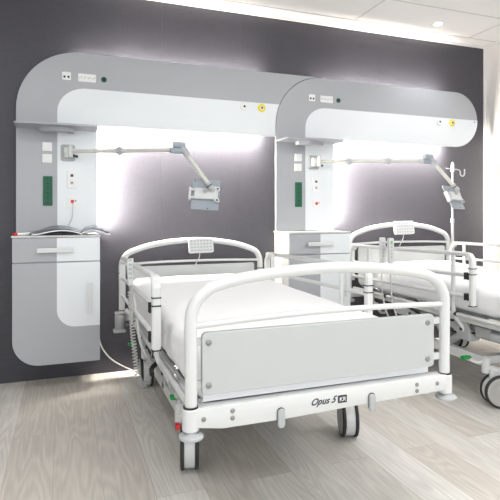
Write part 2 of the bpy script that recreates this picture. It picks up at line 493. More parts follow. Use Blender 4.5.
# white flex hanging from the call socket of the left unit
c_ = obj('call_cable', tube(B(), [(.05, -.112, 1.225), (.05, -.125, 1.19), (.045, -.115, 1.12), (.02, -.103, 1.07), (0.0, -.1005, 1.04), (-.01, -.1005, 1.017)], .0032, 8), 'cable', None, True, loc=(0, -.12, 1.012))
tag(c_, 'thin white cable hanging from the red socket above the left cabinet', 'cable')

# ---------------------------------------------------------------- wall cabinets
def cabinet(x0, label):
    c = thing('bedside_cabinet', label, 'cabinet', (x0+.265, -.15, .18), 'wall-hung bedside cabinets')
    x1 = x0+.53; yf = -.3
    body = [(x1-.004, .185), (x1-.004, .998)] + [(x0+.004, .998)] + arc(x0+.164, .345, .16, 180, 270, 12)
    obj('body', prism_xz(B(), body, yf+.02, -.001), 'cab_white', c)
    t = obj('top', prism_xy(B(), [(x0-.006, -.001), (x1+.004, -.001), (x1+.004, yf-.006), (x0-.006, yf-.006)], .999, 1.012), 'cab_white', c)
    md = t.modifiers.new('round', 'BEVEL'); md.width = .003; md.segments = 2
    d = obj('drawer', prism_xz(B(), [(x0, .842), (x1, .842), (x1, .996), (x0, .996)], yf, yf+.019, .002), 'grey', c)
    xi = x0+.262
    obj('white_inset', prism_xz(B(), [(xi, .8425), (x1-.0005, .8425), (x1-.0005, .9955), (xi, .9955)], yf-.003, yf, .001), 'white_lam', d)
    bm = B(); box(bm, x0+.145, x0+.365, yf-.032, yf-.024, .903, .932, .003)
    for xx in (x0+.165, x0+.345): box(bm, xx-.005, xx+.005, yf-.026, yf-.002, .910, .924)
    obj('handle', bm, 'paint', d)
    outl = [(x1, .180), (x1, .836), (x0, .836)] + arc(x0+.165, .345, .165, 180, 270, 14)
    dr = obj('door', prism_xz(B(), outl, yf, yf+.019, .002), 'grey', c)
    inn = [(x1-.0005, .415), (x1-.0005, .8355), (xi, .8355)] + arc(xi+.115, .53, .115, 180, 270, 10)
    obj('white_inset', prism_xz(B(), inn, yf-.003, yf, .001), 'white_lam', dr)
    bm = B(); box(bm, x0+.452, x0+.478, yf-.034, yf-.026, .50, .705, .003)
    for zz in (.52, .685): box(bm, x0+.460, x0+.470, yf-.028, yf-.002, zz-.005, zz+.005)
    obj('handle', bm, 'paint', dr)
    return c
cabinet(-.312, 'grey wall-hung cabinet with rounded lower left corner, open magazine on its top')
cabinet(1.600, 'grey and white wall cabinet standing between the two beds, bare top')

# magazine
mg = thing('magazine', 'open magazine lying on the left cabinet with its right pages overhanging', 'magazine', (.05, -.17, 1.012))
def page(x_s, x_e, lift, y0, y1, z, thick, bulge, skew=0):
    bm = B(); n = 14; rows = [[], []]
    top = []; bot = []
    for i in range(n+1):
        t = i/n; x = x_s+(x_e-x_s)*t
        h = bulge*math.sin(PI*min(1, t*1.15))**0.8*(1-.35*t) if t*1.15 < 1 else 0
        zz = z + h + lift*t*t
        dy = skew*t; tb = .11*(y1-y0)*math.sin(PI*min(1, .12+t*.8))
        top.append((bm.verts.new((x, y0+dy, zz+thick)), bm.verts.new((x, y1+dy, zz+thick+tb))))
        bot.append((bm.verts.new((x, y0+dy, zz)), bm.verts.new((x, y1+dy, zz+tb))))
    for i in range(n):
        bm.faces.new([top[i][0], top[i+1][0], top[i+1][1], top[i][1]])
        bm.faces.new([bot[i][0], bot[i][1], bot[i+1][1], bot[i+1][0]])
        bm.faces.new([top[i][0], bot[i][0], bot[i+1][0], top[i+1][0]])
        bm.faces.new([top[i][1], top[i+1][1], bot[i+1][1], bot[i][1]])
    bm.faces.new([top[0][0], top[0][1], bot[0][1], bot[0][0]])
    bm.faces.new([top[n][0], bot[n][0], bot[n][1], top[n][1]])
    return bm
obj('cover', page(.10, -.235, 0, -.305, -.108, 1.0125, .001, .012, .015), 'print', mg, True)
obj('left_pages', page(.10, -.20, 0, -.30, -.110, 1.0145, .008, .028, .012), 'paper', mg, True)
obj('printed_page', page(.10, -.215, 0, -.303, -.110, 1.0235, .0006, .033, .02), 'print', mg, True)
obj('right_pages', page(.10, .285, -.002, -.30, -.112, 1.0135, .008, .030, -.01), 'paper', mg, True)
obj('curled_page', page(.10, .305, .010, -.297, -.112, 1.0225, .0006, .034, .01), 'print', mg, True)

# pen
pn = thing('marker_pen', 'white marker pen with a red cap beside the open magazine', 'pen', (-.27, -.25, 1.012))
obj('barrel', cyl(B(), (-.285, -.265, 1.0215), (-.215, -.235, 1.0215), .009, n=14, bev=.002), 'plate', pn, True)
obj('cap', cyl(B(), (-.308, -.275, 1.0215), (-.285, -.265, 1.0215), .0094, n=14, bev=.002), 'red', pn, True)

# ---------------------------------------------------------------- swivel arms with tablet holders
def swivel_arm(x0, label, A, Bp, Cp, joints, plate_c, plate_rot):
    """A wall pivot, Bp elbow, Cp wrist"""
    A, Bp, Cp = Vector(A), Vector(Bp), Vector(Cp)
    g = thing('swivel_arm', label, 'equipment arm', (A.x, -.09, A.z), 'swivel arms on the bedhead units')
    pl = obj('wall_plate', prism_xz(B(), rrect(x0-.045, x0+.048, 1.515, 1.627, .014), YF-.018, YF-.0045, .003), 'lightgrey', g)
    bm = B()
    box(bm, x0-.022, x0+.012, YF-.05, YF-.018, 1.535, 1.605, .004); box(bm, x0-.025, x0+.05, YF-.06, YF-.02, 1.56, 1.595, .005)
    cyl(bm, (A.x, A.y, A.z-.04), (A.x, A.y, A.z+.04), .016, n=16, bev=.003)
    obj('pivot_clamp', bm, 'paint', g, True)
    obj('clamp_knob', cyl(B(), (x0+.03, YF-.045, 1.548), (x0+.065, YF-.055, 1.542), .009, n=12, bev=.002), 'ink', g, True)
    d = (Bp-A)
    obj('upper_tube', tube(B(), [A, Bp], .0125, 14, False), 'arm', g, True)
    for t in joints:
        p = A+d*t; dn = d.normalized()
        bm = B(); cyl(bm, p-dn*.022, p+dn*.022, .021, n=16, bev=.004); cyl(bm, p+Vector((0, 0, -.03)), p+Vector((0, 0, .03)), .011, n=12, bev=.002)
        obj('tube_joint', bm, 'lightgrey', g, True)
    # elbow
    e2 = Bp + Vector((.01, 0, .035))
    bm = B()
    box(bm, Bp.x-.055, Bp.x+.025, Bp.y-.022, Bp.y+.022, Bp.z-.022, Bp.z+.012, .006)
    box(bm, Bp.x-.035, Bp.x+.045, Bp.y-.022, Bp.y+.022, Bp.z+.014, Bp.z+.052, .006)
    cyl(bm, (Bp.x+.0, Bp.y, Bp.z-.024), (Bp.x+.0, Bp.y, Bp.z+.054), .012, n=14)
    obj('elbow', bm, 'holder', g, True)
    f = (Cp-e2).normalized()
    s = e2 + f*.02
    obj('elbow_shoulder', tube(B(), [s, s+f*.075], .021, 14, False), 'lightgrey', g, True)
    obj('lower_tube', tube(B(), [s+f*.05, Cp], .016, 14, False, sx=.8), 'arm', g, True)
    bm = B(); tube(bm, [Cp-f*.03, Cp+f*.02], .020, 14, False); lathe(bm, Cp+f*.02, (0, 0, 1), [(0, -.024), (.017, -.017), (.024, 0), (.017, .017), (0, .024)])
    obj('wrist', bm, 'lightgrey', g, True)
    obj('wrist_band', cyl(B(), Cp-f*.012, Cp-f*.004, .0215, n=16), 'ink', g, True)
    # holder
    R = plate_rot; pc = Vector(plate_c)
    def T(bm):
        for v in bm.verts: v.co = R @ v.co + pc
        return bm
    obj('holder_plate', T(prism_xz(B(), rrect(-.094, .094, -.105, .105, .006), .004, .012, .001)), 'holder', g)
    br = obj('bracket', T(box(B(), -.075, .07, -.022, .004, -.036, .040, .006)), 'hand', g)
    bm = B(); box(bm, -.108, -.070, -.02, .006, .018, .034, .004); box(bm, -.108, -.070, -.02, .006, -.034, -.018, .004); box(bm, -.112, -.098, -.02, .016, -.045, .045, .004)
    obj('left_claw', T(bm), 'hand', g)
    bm = B(); box(bm, .060, .070, -.024, .014, -.05, .055, .003); cyl(bm, (.080, -.02, .038), (.080, .012, .038), .016, n=14, bev=.003); cyl(bm, (.082, -.02, -.040), (.082, .012, -.040), .016, n=14, bev=.003)
    box(bm, .062, .084, -.012, .008, -.05, .05, .003)
    obj('right_claw', T(bm), 'hand', g, False)
    bm = B()
    for z in (.038, -.040): cyl(bm, (.082, -.0225, z), (.082, -.019, z), .007, n=10)
    cyl(bm, (-.075, .0025, .094), (-.075, .0045, .094), .005, n=8); cyl(bm, (.02, .0025, -.096), (.02, .0045, -.096), .005, n=8)
    obj('screw', T(bm), 'ink', g)
    bm = B(); cyl(bm, (0, -.022, .012), (0, -.042, .03), .014, n=14, bev=.003)
    obj('ball_mount', T(bm), 'lightgrey', g, True)
    return g
RT = Matrix.Rotation
def tilted_basis():
    rt = Vector((.9385, -.3453, 0)); fw = Vector((.3453, .9385, 0)); up = Vector((0, 0, 1))
    ex = (rt*.79 + fw*.61 - up*.02).normalized()
    ez = (rt*-.37 + fw*.28 + up*.89); ez = (ez - ex*ez.dot(ex)).normalized()
    ey = ez.cross(ex)
    return Matrix((ex, ey, ez)).transposed()
ARM1 = dict(A=(.035, -.155, 1.575), Bp=(.712, -.46, 1.577), Cp=(.920, -.50, 1.335))
swivel_arm(.018, 'swivel arm over the left bed holding its grey tablet bracket almost square to the wall', ARM1['A'], ARM1['Bp'], ARM1['Cp'], (.46,), (.895, -.47, 1.283), RT(-.35, 3, 'Z') @ RT(math.radians(3), 3, 'Y') @ RT(math.radians(-12), 3, 'X'))
swivel_arm(1.905, 'swivel arm over the right bed, its tablet bracket tilted beside the drip pole', (1.93, -.155, 1.575), (2.80, -.40, 1.587), (3.02, -.47, 1.37), (.27, .63), (3.012, -.47, 1.290), tilted_basis())

# ---------------------------------------------------------------- beds
def ring(bm, x, y, z, r, h=.006):
    cyl(bm, (x, y, z-h/2), (x, y, z+h/2), r, n=20)

def caster(parent, x, y, yaw, r=.098):
    """twin-wheel castor; (x, y) = centre of the wheels on the floor"""
    a = Vector((math.cos(yaw), math.sin(yaw), 0))      # axle direction
    c = Vector((x, y, r))
    cs = obj('castor', cyl(B(), c-a*.026, c+a*.026, .090, n=36, bev=.004), 'paint', parent, True)
    for s in (-1, 1):
        q = c + a*s*.026
        obj('tyre', lathe(B(), q, a*s, [(.070, -.001), (r-.003, -.001), (r, .002), (r, .010), (r-.004, .014), (r-.011, .015), (.070, .013)], 40), 'tyre', cs, True)
        obj('hub', lathe(B(), q, a*s, [(.074, 0), (r-.011, .011), (r-.015, .0155), (.060, .0175), (.055, .014), (.03, .014), (.024, .018), (0, .018)], 36), 'wheelgrey', cs, True)
    bm = B(); box(bm, -.012, .012, -.03, .055, r+.03, r+.135, .006, rot=RT(yaw, 3, 'Z'), about=(0, 0, 0))
    bmesh.ops.translate(bm, verts=bm.verts, vec=(x, y, 0))
    obj('fork', bm, 'paint', cs)
    return cs

def arch_pts(half, y, zpost, zc, ztop, zbase):
    L = [(-half, y, zbase), (-half, y, zpost-.15), (-half-.001, y, zpost), (-half+.010, y, zpost+.05), (-half+.036, y, zpost+.085), (-half+.085, y, zc), (-half+.20, y, zc+(ztop-zc)*.52), (-half+.35, y, zc+(ztop-zc)*.86), (0, y, ztop)]
    return L + [(-x, yy, z) for x, yy, z in L[:-1]][::-1]

def bed(ox, oy, label, head_dz, dz, rail_dy, rail_l, rail_r, front=True):
    b = thing('hospital_bed', label, 'hospital bed', (ox, oy-1.1, 0), 'hospital beds')
    def sh(pts): return [(p[0]+ox, p[1]+oy, p[2]+dz) for p in pts]
    def mv(bm):
        bmesh.ops.translate(bm, verts=bm.verts, vec=(ox, oy, dz)); return bm
    def mv0(bm):
        bmesh.ops.translate(bm, verts=bm.verts, vec=(ox, oy, 0)); return bm
    YH, YT = -.15, -2.18
    # ---- foot end
    ft = obj('foot_arch', tube(B(), sh(arch_pts(.511, YT, .80, .913, .957, .50)), .0205, 16), 'paint', b, True)
    pr = [(-.495, YT, .785), (-.25, YT, .797), (0, YT, .803), (.25, YT, .802), (.495, YT, .796)]
    obj('foot_rail', tube(B(), sh(pr), .011, 12), 'paint', b, True)
    bd = obj('foot_board', mv(prism_xz(B(), rrect(-.476, .452, .558, .762, .018), YT-.012, YT+.008, .003)), 'board', b)
    for x in (-.455, .420):
        for z in (.730, .590):
            s = 1 if x > 0 else -1
            bm = B(); box(bm, min(x-.01*s, s*.512), max(x-.01*s, s*.512), YT+.004, YT+.020, z-.013, z+.013, .003)
            obj('board_bracket', mv(bm), 'paint', b)
            obj('cap_bolt', mv(lathe(B(), (x, YT-.012, z), (0, -1, 0), [(.010, -.001), (.010, .003), (.007, .005), (0, .005)], 18)), 'bolt', bd, True)
    obj('lower_foot_panel', mv(prism_xz(B(), [(-.465, .525), (.452, .525), (.452, .60), (-.465, .60)], YT+.022, YT+.03, .002)), 'sheet', b)
    bm = B(); prism_xz(bm, [(-.505, .462), (-.41, .447), (-.18, .447), (.10, .456), (.505, .464), (.505, .523), (-.505, .520)], YT-.025, YT+.025, .004)
    for x in (-.512, .512): cyl(bm, (x, YT, .447), (x, YT, .521), .028, n=24, bev=.004)
    beam = obj('foot_beam', mv(bm), 'paint', b, True)
    for x in (-.512, .512):
        bm = B(); ring(bm, x, YT, .5235, .0245); obj('post_ring', mv(bm), 'black', b)
        obj('bumper_disc', mv(lathe(B(), (x, YT-.008, .424), (0, 0, 1), [(0, 0), (.034, 0), (.040, .004), (.040, .010), (.035, .015), (.02, .017), (.014, .026), (0, .026)], 30)), 'lightgrey', b, True)
    if front:
        for x, z in ((-.475, .487), (-.377, .502), (-.377, .478), (.360, .502), (.360, .478), (.455, .495)):
            obj('bolt_head', mv(lathe(B(), (x, YT-.025, z), (0, -1, 0), [(.008, -.001), (.008, .002), (.005, .004), (0, .004)], 14)), 'bolt', beam, True)
        for x, z in ((-.204, .455), (.158, .461)):
            bm = B(); prism_xz(bm, rrect(x-.013, x+.013, z-.032, z+.032, .0125), YT-.037, YT-.024, .004)
            obj('release_button', mv(bm), 'lightgrey', beam)
            bm = B(); prism_xz(bm, rrect(x-.015, x+.015, z-.026, z+.035, .0145), YT-.027, YT-.0245)
            obj('button_surround', mv(bm), 'ink', beam)
        # writing
        def text(body, x, z, size, shear, m, y, name, bold=0.0):
            cu_ = bpy.data.curves.new(name, 'FONT'); cu_.body = body; cu_.size = size; cu_.shear = shear
            cu_.extrude = .0004; cu_.offset = bold; cu_.resolution_u = 3
            to = bpy.data.objects.new(name, cu_); COL.objects.link(to)
            dg = bpy.context.evaluated_depsgraph_get()
            me = bpy.data.meshes.new_from_object(to.evaluated_get(dg))
            bpy.data.objects.remove(to)
            bm = B(); bm.from_mesh(me); bpy.data.meshes.remove(me)
            for v in bm.verts:
                v.co = Vector((v.co.x+x, y-v.co.z, v.co.y+z))
            return obj(name, mv(bm), m, beam)
        text('Opus 5', -.092, .4805, .033, .5, 'ink', YT-.0257, 'lettering', .0006)
        obj('logo_box', mv(prism_xz(B(), rrect(.018, .054, .4755, .5025, .002, 2), YT-.0265, YT-.0245)), 'ink', beam)
        text('KR', .0235, .4815, .0215, 0, 'plate', YT-.0270, 'logo_letters', .0001)
    # ---- head end
    def mh(pts): return [(p[0]+ox, p[1]+oy, p[2]+dz+(head_dz if p[2] > .75 else 0)) for p in pts]
    obj('head_arch', tube(B(), mh(arch_pts(.520, YH, .78, .890, .958, .44)), .0205, 16), 'paint', b, True)
    obj('head_rail', tube(B(), [(x+ox, YH+oy, z+dz+head_dz) for x, z in ((-.50, .795), (-.2, .805), (.2, .805), (.50, .797))], .009, 12), 'paint', b, True)
    obj('head_board', mv(prism_xz(B(), rrect(-.44, .47, .56, .778+head_dz*.7, .015), YH-.014, YH-.004, .002)), 'board', b)
    bm = B(); box(bm, -.505, .505, YH-.022, YH+.022, .40, .46, .005)
    for x in (-.52, .52): cyl(bm, (x, YH, .395), (x, YH, .47), .028, n=20, bev=.004)
    obj('head_beam', mv(bm), 'paint', b, True)
    for x in (-.52, .52):
        for z in (.475, .735):
            bm = B(); ring(bm, x, YH, z, .0235); obj('post_ring', mv(bm), 'black', b)
        obj('bumper_disc', mv(lathe(B(), (x, YH, .362), (0, 0, 1), [(0, 0), (.040, 0), (.046, .006), (.046, .018), (.040, .023), (.014, .034), (0, .034)], 26)), 'lightgrey', b, True)
    # ---- deck
    bm = B()
    for s in (-1, 1): box(bm, s*.455-.016, s*.455+.016, YT+.03, YH-.02, .435, .480, .006)
    for y in (-.55, -.95, -1.35, -1.8): box(bm, -.44, .44, y-.018, y+.018, .435, .470, .004)
    obj('deck_frame', mv(bm), 'paint', b)
    for s in (-1, 1):
        dt = obj('side_tube', mv(tube(B(), [(s*.487, YT+.02, .478), (s*.487, YH-.02, .478)], .012, 12, False)), 'paint', b, True)
        for y in (-.62, -1.35): obj('tube_joint', mv(cyl(B(), (s*.487, y-.012, .478), (s*.487, y+.012, .478), .0145, n=14)), 'black', dt)
    for a, c in ((-.20, -.88), (-.90, -1.12), (-1.14, -1.50), (-1.52, -2.12)):
        obj('deck_panel', mv(box(B(), -.43, .43, c, a, .483, .495, .004)), 'lightgrey', b)
    for s in (-1, 1):
        for y in (-.45, -1.05, -1.75):
            obj('mattress_stop', mv(tube(B(), [(s*.468, y-.06, .49), (s*.488, y-.05, .515), (s*.488, y+.05, .515), (s*.468, y+.06, .49)], .006, 8)), 'steel', b, True)
    # ---- chassis, lift legs, motors
    bm = B()
    for s in (-1, 1): box(bm, s*.40-.02, s*.40+.02, -1.50, -.40, .235, .295, .005)
    for y in (-.44, -1.46): box(bm, -.40, .40, y-.025, y+.025, .235, .285, .005)
    obj('chassis', mv0(bm), 'paint', b)
    for s in (-1, 1):
        obj('chassis_badge', mv0(box(B(), s*.4205-.001, s*.4205+.001, -1.20, -1.16, .25, .28)), 'ink', b)
    for s in (-1, 1):
        for (y0, z0, y1, z1) in ((-.62, .29, -.95, .445), (-1.12, .29, -1.45, .445)):
            t = B(); ln = math.hypot(y1-y0, z1-z0+dz); an = math.atan2(z1-z0+dz, -(y1-y0))
            box(t, s*.33-.014, s*.33+.014, y0-ln, y0, z0-.02, z0+.02, .005, rot=RT(-an, 3, 'X'), about=(s*.33, y0, z0))
            obj('lift_leg', mv0(t), 'paint', b)
            obj('pivot_pin', mv0(cyl(B(), (s*.33-.03, y0, z0), (s*.33+.03, y0, z0), .014, n=14)), 'ink', b)
    for (x, y0, z0, y1, z1) in ((-.12, -.55, .30, -1.05, .40), (.14, -1.7, .37, -1.25, .40), (-.30, -1.72, .40, -1.15, .385), (-.30, -.35, .40, -.85, .37)):
        a = obj('actuator', mv(cyl(B(), (x, y0, z0), (x, y0+(y1-y0)*.6, z0+(z1-z0)*.6), .026, n=18, bev=.004)), 'lightgrey', b, True)
        obj('piston', mv(cyl(B(), (x, y0+(y1-y0)*.55, z0+(z1-z0)*.55), (x, y1, z1), .011, n=12)), 'steel', a, True)
        obj('motor', mv(box(B(), x-.035, x+.035, y0-.04, y0+.05, z0-.085, z0+.01, .012)), 'midgrey', a)
    obj('control_box', mv(box(B(), -.42, -.24, -1.62, -1.42, .345, .415, .012)), 'lightgrey', b)
    for s in (-1, 1):
        for y in (-.75, -1.28):
            obj('joint_block', mv(box(B(), s*.43-.028, s*.43+.012, y-.05, y+.05, .36, .432, .006)), 'lightgrey', b)
        for y, a_ in ((-1.18, .5), (-1.36, -.4), (-.86, .3)):
            obj('hinge_plate', mv(prism_yz(s*.447, .008, [(y-.05, .335), (y+.03, .33), (y+.06, .38), (y+.035, .435), (y-.04, .435), (y-.065, .39)])), 'lightgrey', b)
            obj('hinge_bolt', mv(cyl(B(), (s*.447, y, .385), (s*.460, y, .385), .011, n=12)), 'ink', b)
        obj('cross_link', mv(tube(B(), [(s*.435, -1.22, .335), (s*.435, -1.42, .425)], .010, 10)), 'steel', b, True)
        for y, l in ((-.36, .12), (-.62, .16), (-1.52, .12)):
            obj('motor_housing', mv(box(B(), s*.41-.035, s*.41+.035, y-l/2, y+l/2, .36, .425, .010)), 'black' if l > .13 else 'midgrey', b)
        obj('cable_loom', mv(tube(B(), [(s*.452, -.30, .43), (s*.462, -.55, .405), (s*.455, -.8, .43), (s*.462, -1.05, .40), (s*.455, -1.3, .425)], .008, 8)), 'black', b, True)
        obj('cable_loom', mv(tube(B(), [(s*.44, -.30, .41), (s*.45, -.45, .37), (s*.44, -.7, .40), (s*.45, -.95, .36), (s*.44, -1.2, .39)], .007, 8)), 'cable', b, True)
        obj('battery_box', mv(box(B(), s*.40-.04, s*.40+.04, -1.12, -1.0, .345, .43, .008)), 'midgrey', b)
        obj('release_lever', mv(tube(B(), [(s*.46, -1.24, .40), (s*.49, -1.27, .385), (s*.50, -1.33, .375)], .012, 10)), 'black', b, True)
        obj('side_cable', mv(tube(B(), [(s*.42, -.5, .40), (s*.44, -.8, .36), (s*.43, -1.0, .385), (s*.44, -1.25, .35), (s*.42, -1.5, .38)], .006, 8)), 'black', b, True)
    # ---- castors with brake pedals
    pos = ((-.365, -1.545, -.23), (.483, -1.505, -.35), (-.385, -.38, -.05), (.42, -.40, -.2)) if front else ((-.345, -1.545, 1.20), (.44, -1.54, .2), (-.39, -.40, .5), (.41, -.40, -.1))
    for i, (x, y, yaw) in enumerate(pos):
        caster(b, ox+x, oy+y, yaw)
        s = -1 if x < 0 else 1
        yy = -1.50 if y < -1 else -.42
        bm = B(); cyl(bm, (s*.40, yy, .195), (s*.40, yy, .29), .024, n=20, bev=.005)
        tube(bm, [(s*.40, yy, .225), ((s*.40+x)/2, (yy+y)/2, .225), (x, y, .215)], .022, 12)
        obj('castor_socket', mv0(bm), 'paint', b, True)
        if y < -1:
            px, py, pz = (.425, -1.55, .33) if front else (.485, -1.43, .275)
            p = obj('brake_pedal', mv0(tube(B(), [(s*.40, yy, .27), (s*(.40+px)/2, (yy+py)/2-.01, pz-.02), (s*(px-.01), py, pz)], .009, 10)), 'paint', b, True)
            obj('green_tread', mv0(box(B(), s*px-.030, s*px+.030, py-.018, py+.018, pz-.008, pz+.012, .006)), 'green', p)
            if front: obj('red_tread', mv0(box(B(), s*.43-.010, s*.43+.010, yy-.11, yy-.08, .205, .230, .004)), 'red', p)
        elif s < 0:
            obj('brake_pedal', mv0(box(B(), s*.47-.03, s*.47+.03, yy+.06, yy+.09, .27, .287, .006)), 'green', b)
    # ---- side rails
    if not front: dz -= .02
    for s in (-1, 1):
        rail_x = rail_r if s > 0 else rail_l
        X = s*rail_x
        sr = obj('side_rail', mv(tube(B(), [(X, -.33+rail_dy, .60), (X, -.33+rail_dy, .80), (X, -.345+rail_dy, .840), (X, -.385+rail_dy, .858), (X, -.9+rail_dy, .868), (X, -1.56+rail_dy, .880), (X, -1.61+rail_dy, .872)], .0135, 12)), 'paint', b, True)
        obj('middle_bar', mv(tube(B(), [(X, -.33+rail_dy, .722), (X, -1.635+rail_dy, .755)], .0115, 12, False)), 'paint', sr, True)
        obj('lower_bar', mv(tube(B(), [(X, -.33+rail_dy, .605), (X, -1.635+rail_dy, .628)], .0115, 12, False)), 'paint', sr, True)
        # flat plastic end upright with rounded shoulder
        def upright(y, z0, z1, sgn):
            t = B()
            prof = [(y-.014*sgn, z0), (y+.014*sgn, z0), (y+.014*sgn, z1-.03), (y+.045*sgn, z1-.014), (y+.045*sgn, z1+.008), (y+.012*sgn, z1), (y-.008*sgn, z1-.022), (y-.014*sgn, z1-.045)]
            f = t.faces.new([t.verts.new((X-.019, a, c)) for a, c in prof])
            r_ = bmesh.ops.extrude_face_region(t, geom=[f])
            bmesh.ops.translate(t, verts=[g for g in r_['geom'] if isinstance(g, bmesh.types.BMVert)], vec=(.038, 0, 0))
            bmesh.ops.bevel(t, geom=[e for e in t.edges if abs(e.verts[0].co.x-e.verts[1].co.x) < 1e-5], offset=.005, segments=2, affect='EDGES')
            return t
        up = obj('end_upright', mv(upright(-1.655+rail_dy, .577, .884, 1)), 'paint', sr)
        yy = -1.655+rail_dy
        for z in (.798, .764, .5765):
            obj('black_band', mv(box(B(), X-.0198, X+.0198, yy-.0148, yy+.0148, z-.0028, z+.0028)), 'black', up)
        for z in (.752, .628):
            obj('bar_end_cap', mv(box(B(), X-s*.0, X+s*.0235, yy+.014, yy+.040, z-.017, z+.017, .004)), 'black', up)
        obj('head_upright', mv(upright(-.335+rail_dy, .57, .845, -1)), 'paint', sr)
        # folding link carrying the rail
        for yl in (-1.46+rail_dy, -.52+rail_dy):
            xi = s*(rail_x-.035)
            obj('folding_link', mv(tube(B(), [(xi, yl, .868), (xi, yl, .70), (xi, yl, .56), (xi-s*.004, yl-.01, .49), (xi-s*.04, yl-.035, .42), (xi-s*.075, yl-.05, .345), (xi-s*.12, yl-.05, .335)], .0135, 12)), 'paint', sr, True)
        obj('side_casing', mv(box(B(), min(s*.415, s*.475), max(s*.415, s*.475), -1.76, -1.60, .395, .432, .010)), 'lightgrey', sr)
        obj('link_foot', mv(box(B(), min(s*.36, s*.45), max(s*.36, s*.45), -1.55+rail_dy, -1.47+rail_dy, .335, .40, .01)), 'lightgrey', sr)
    return b

bed(.895, 0, 'nearer hospital bed, at left, with large white foot board and lettering on the beam', 0, 0, 0, .535, .508, True)
bed(2.775, .07, 'farther hospital bed at the right edge, cut off by the frame, with drip pole', .05, .05, .13, .525, .515, False)

# ---------------------------------------------------------------- mattresses
def mattress(ox, oy, dz, label, seed, lower=0.0):
    t = B()
    x0, x1, y0, y1, z0, z1 = -.472, .478, -2.115, -.185, .497, .682-lower
    nx, ny, nz = 26, 52, 8
    r = .05
    def rounded(p):
        c = Vector((min(max(p.x, x0+r), x1-r), min(max(p.y, y0+r), y1-r), min(max(p.z, z0+r), z1-r)))
        d = p-c
        return c + d.normalized()*r if d.length > 1e-9 else p
    bmesh.ops.create_grid(t, x_segments=1, y_segments=1, size=1); t.clear()
    def face(fn, na, nb):
        g = [[t.verts.new(fn(i/na, j/nb)) for j in range(nb+1)] for i in range(na+1)]
        for i in range(na):
            for j in range(nb): t.faces.new([g[i][j], g[i+1][j], g[i+1][j+1], g[i][j+1]])
    lx = lambda a: x0+(x1-x0)*a
    ly = lambda a: y0+(y1-y0)*a
    lz = lambda a: z0+(z1-z0)*a
    face(lambda a, b_: Vector((lx(a), ly(b_), z1)), nx, ny); face(lambda a, b_: Vector((lx(a), ly(b_), z0)), nx, ny)
    face(lambda a, b_: Vector((lx(a), y0, lz(b_))), nx, nz); face(lambda a, b_: Vector((lx(a), y1, lz(b_))), nx, nz)
    face(lambda a, b_: Vector((x0, ly(a), lz(b_))), ny, nz); face(lambda a, b_: Vector((x1, ly(a), lz(b_))), ny, nz)
    bmesh.ops.remove_doubles(t, verts=t.verts, dist=1e-5)
    bmesh.ops.subdivide_edges(t, edges=t.edges, cuts=1, use_grid_fill=True)
    for v in t.verts:
        v.co = rounded(v.co)
        n = noise.noise(Vector((v.co.x*3+seed, v.co.y*2.2, v.co.z*5)))*.006 + noise.noise(Vector((v.co.x*9+v.co.y*3+seed, v.co.y*6, v.co.z*9)))*.0025
        top = max(0, (v.co.z-z0)/(z1-z0))
        # slightly crowned top, raised towards the head
        v.co.z += top*(n + .010*(1-(v.co.x/.48)**2) + .020*max(0, (v.co.y+1.1)))
        # tucked folds of the sheet down the sides
        if abs(v.co.x) > .44:
            v.co.x += math.copysign(.004*math.sin(v.co.y*34+seed)+n*.5, v.co.x)*(1-top*.6)
    bmesh.ops.translate(t, verts=t.verts, vec=(ox, oy, dz))
    m = obj('mattress', t, 'sheet', None, True, loc=(ox, oy-1.15, .497+dz))
    m.modifiers.clear()
    tag(m, label, 'mattress', 'mattresses on the beds')
mattress(.900, 0, 0, 'white sheeted mattress lying on the nearer bed, behind the lettered foot beam', 1.3)
mattress(2.775, .07, .05, 'white sheeted mattress lying on the farther bed beside the drip pole', 5.7, .02)

# ---------------------------------------------------------------- keypads hung on the head arches
def keypad(cx, y, cz, label, w=.185, h=.108):
    k = thing('keypad', label, 'bed control', (cx, y, cz), 'control keypads on the head arches')
    R = RT(math.radians(-10), 3, 'X') @ RT(math.radians(-1), 3, 'Y')
    def T(bm):
        for v in bm.verts: v.co = R @ v.co + Vector((cx, y, cz))
        return bm
    obj('case', T(prism_xz(B(), rrect(-w/2, w/2, -h/2, h/2, .014), -.012, .012, .004)), 'hand', k)
    bm = B()
    for i in range(7):
        for j in range(4):
            x = -w/2+.022+i*(w-.044)/6; z = -h/2+.020+j*(h-.040)/3
            box(bm, x-.007, x+.007, -.0145, -.0115, z-.005, z+.005)
    obj('button_field', T(bm), 'lightgrey', k)
    bm = B()
    for i in range(7):
        for j in range(4):
            x = -w/2+.022+i*(w-.044)/6; z = -h/2+.020+j*(h-.040)/3
            box(bm, x-.003, x+.003, -.0152, -.0142, z-.002, z+.002)
    obj('button_print', T(bm), 'midgrey', k)
    obj('hook', T(tube(B(), [(0, .012, .03), (0, .05, .045), (0, .068, .02)], .006, 8)), 'hand', k, True)
    obj('cord', tube(B(), [(cx-.01, y-.006, cz-h/2+.005), (cx-.015, y-.01, cz-h/2-.03), (cx-.04, y-.012, cz-h/2-.075), (cx-.05, y-.005, cz-h/2-.10)], .0035, 8), 'cable', k, True)
    return k
keypad(.935, -.195, .918, 'pale grey button keypad hooked on the head arch of the nearer bed')
keypad(2.775, -.125, 1.030, 'pale grey button keypad hooked on the head arch of the farther bed', .20, .115)

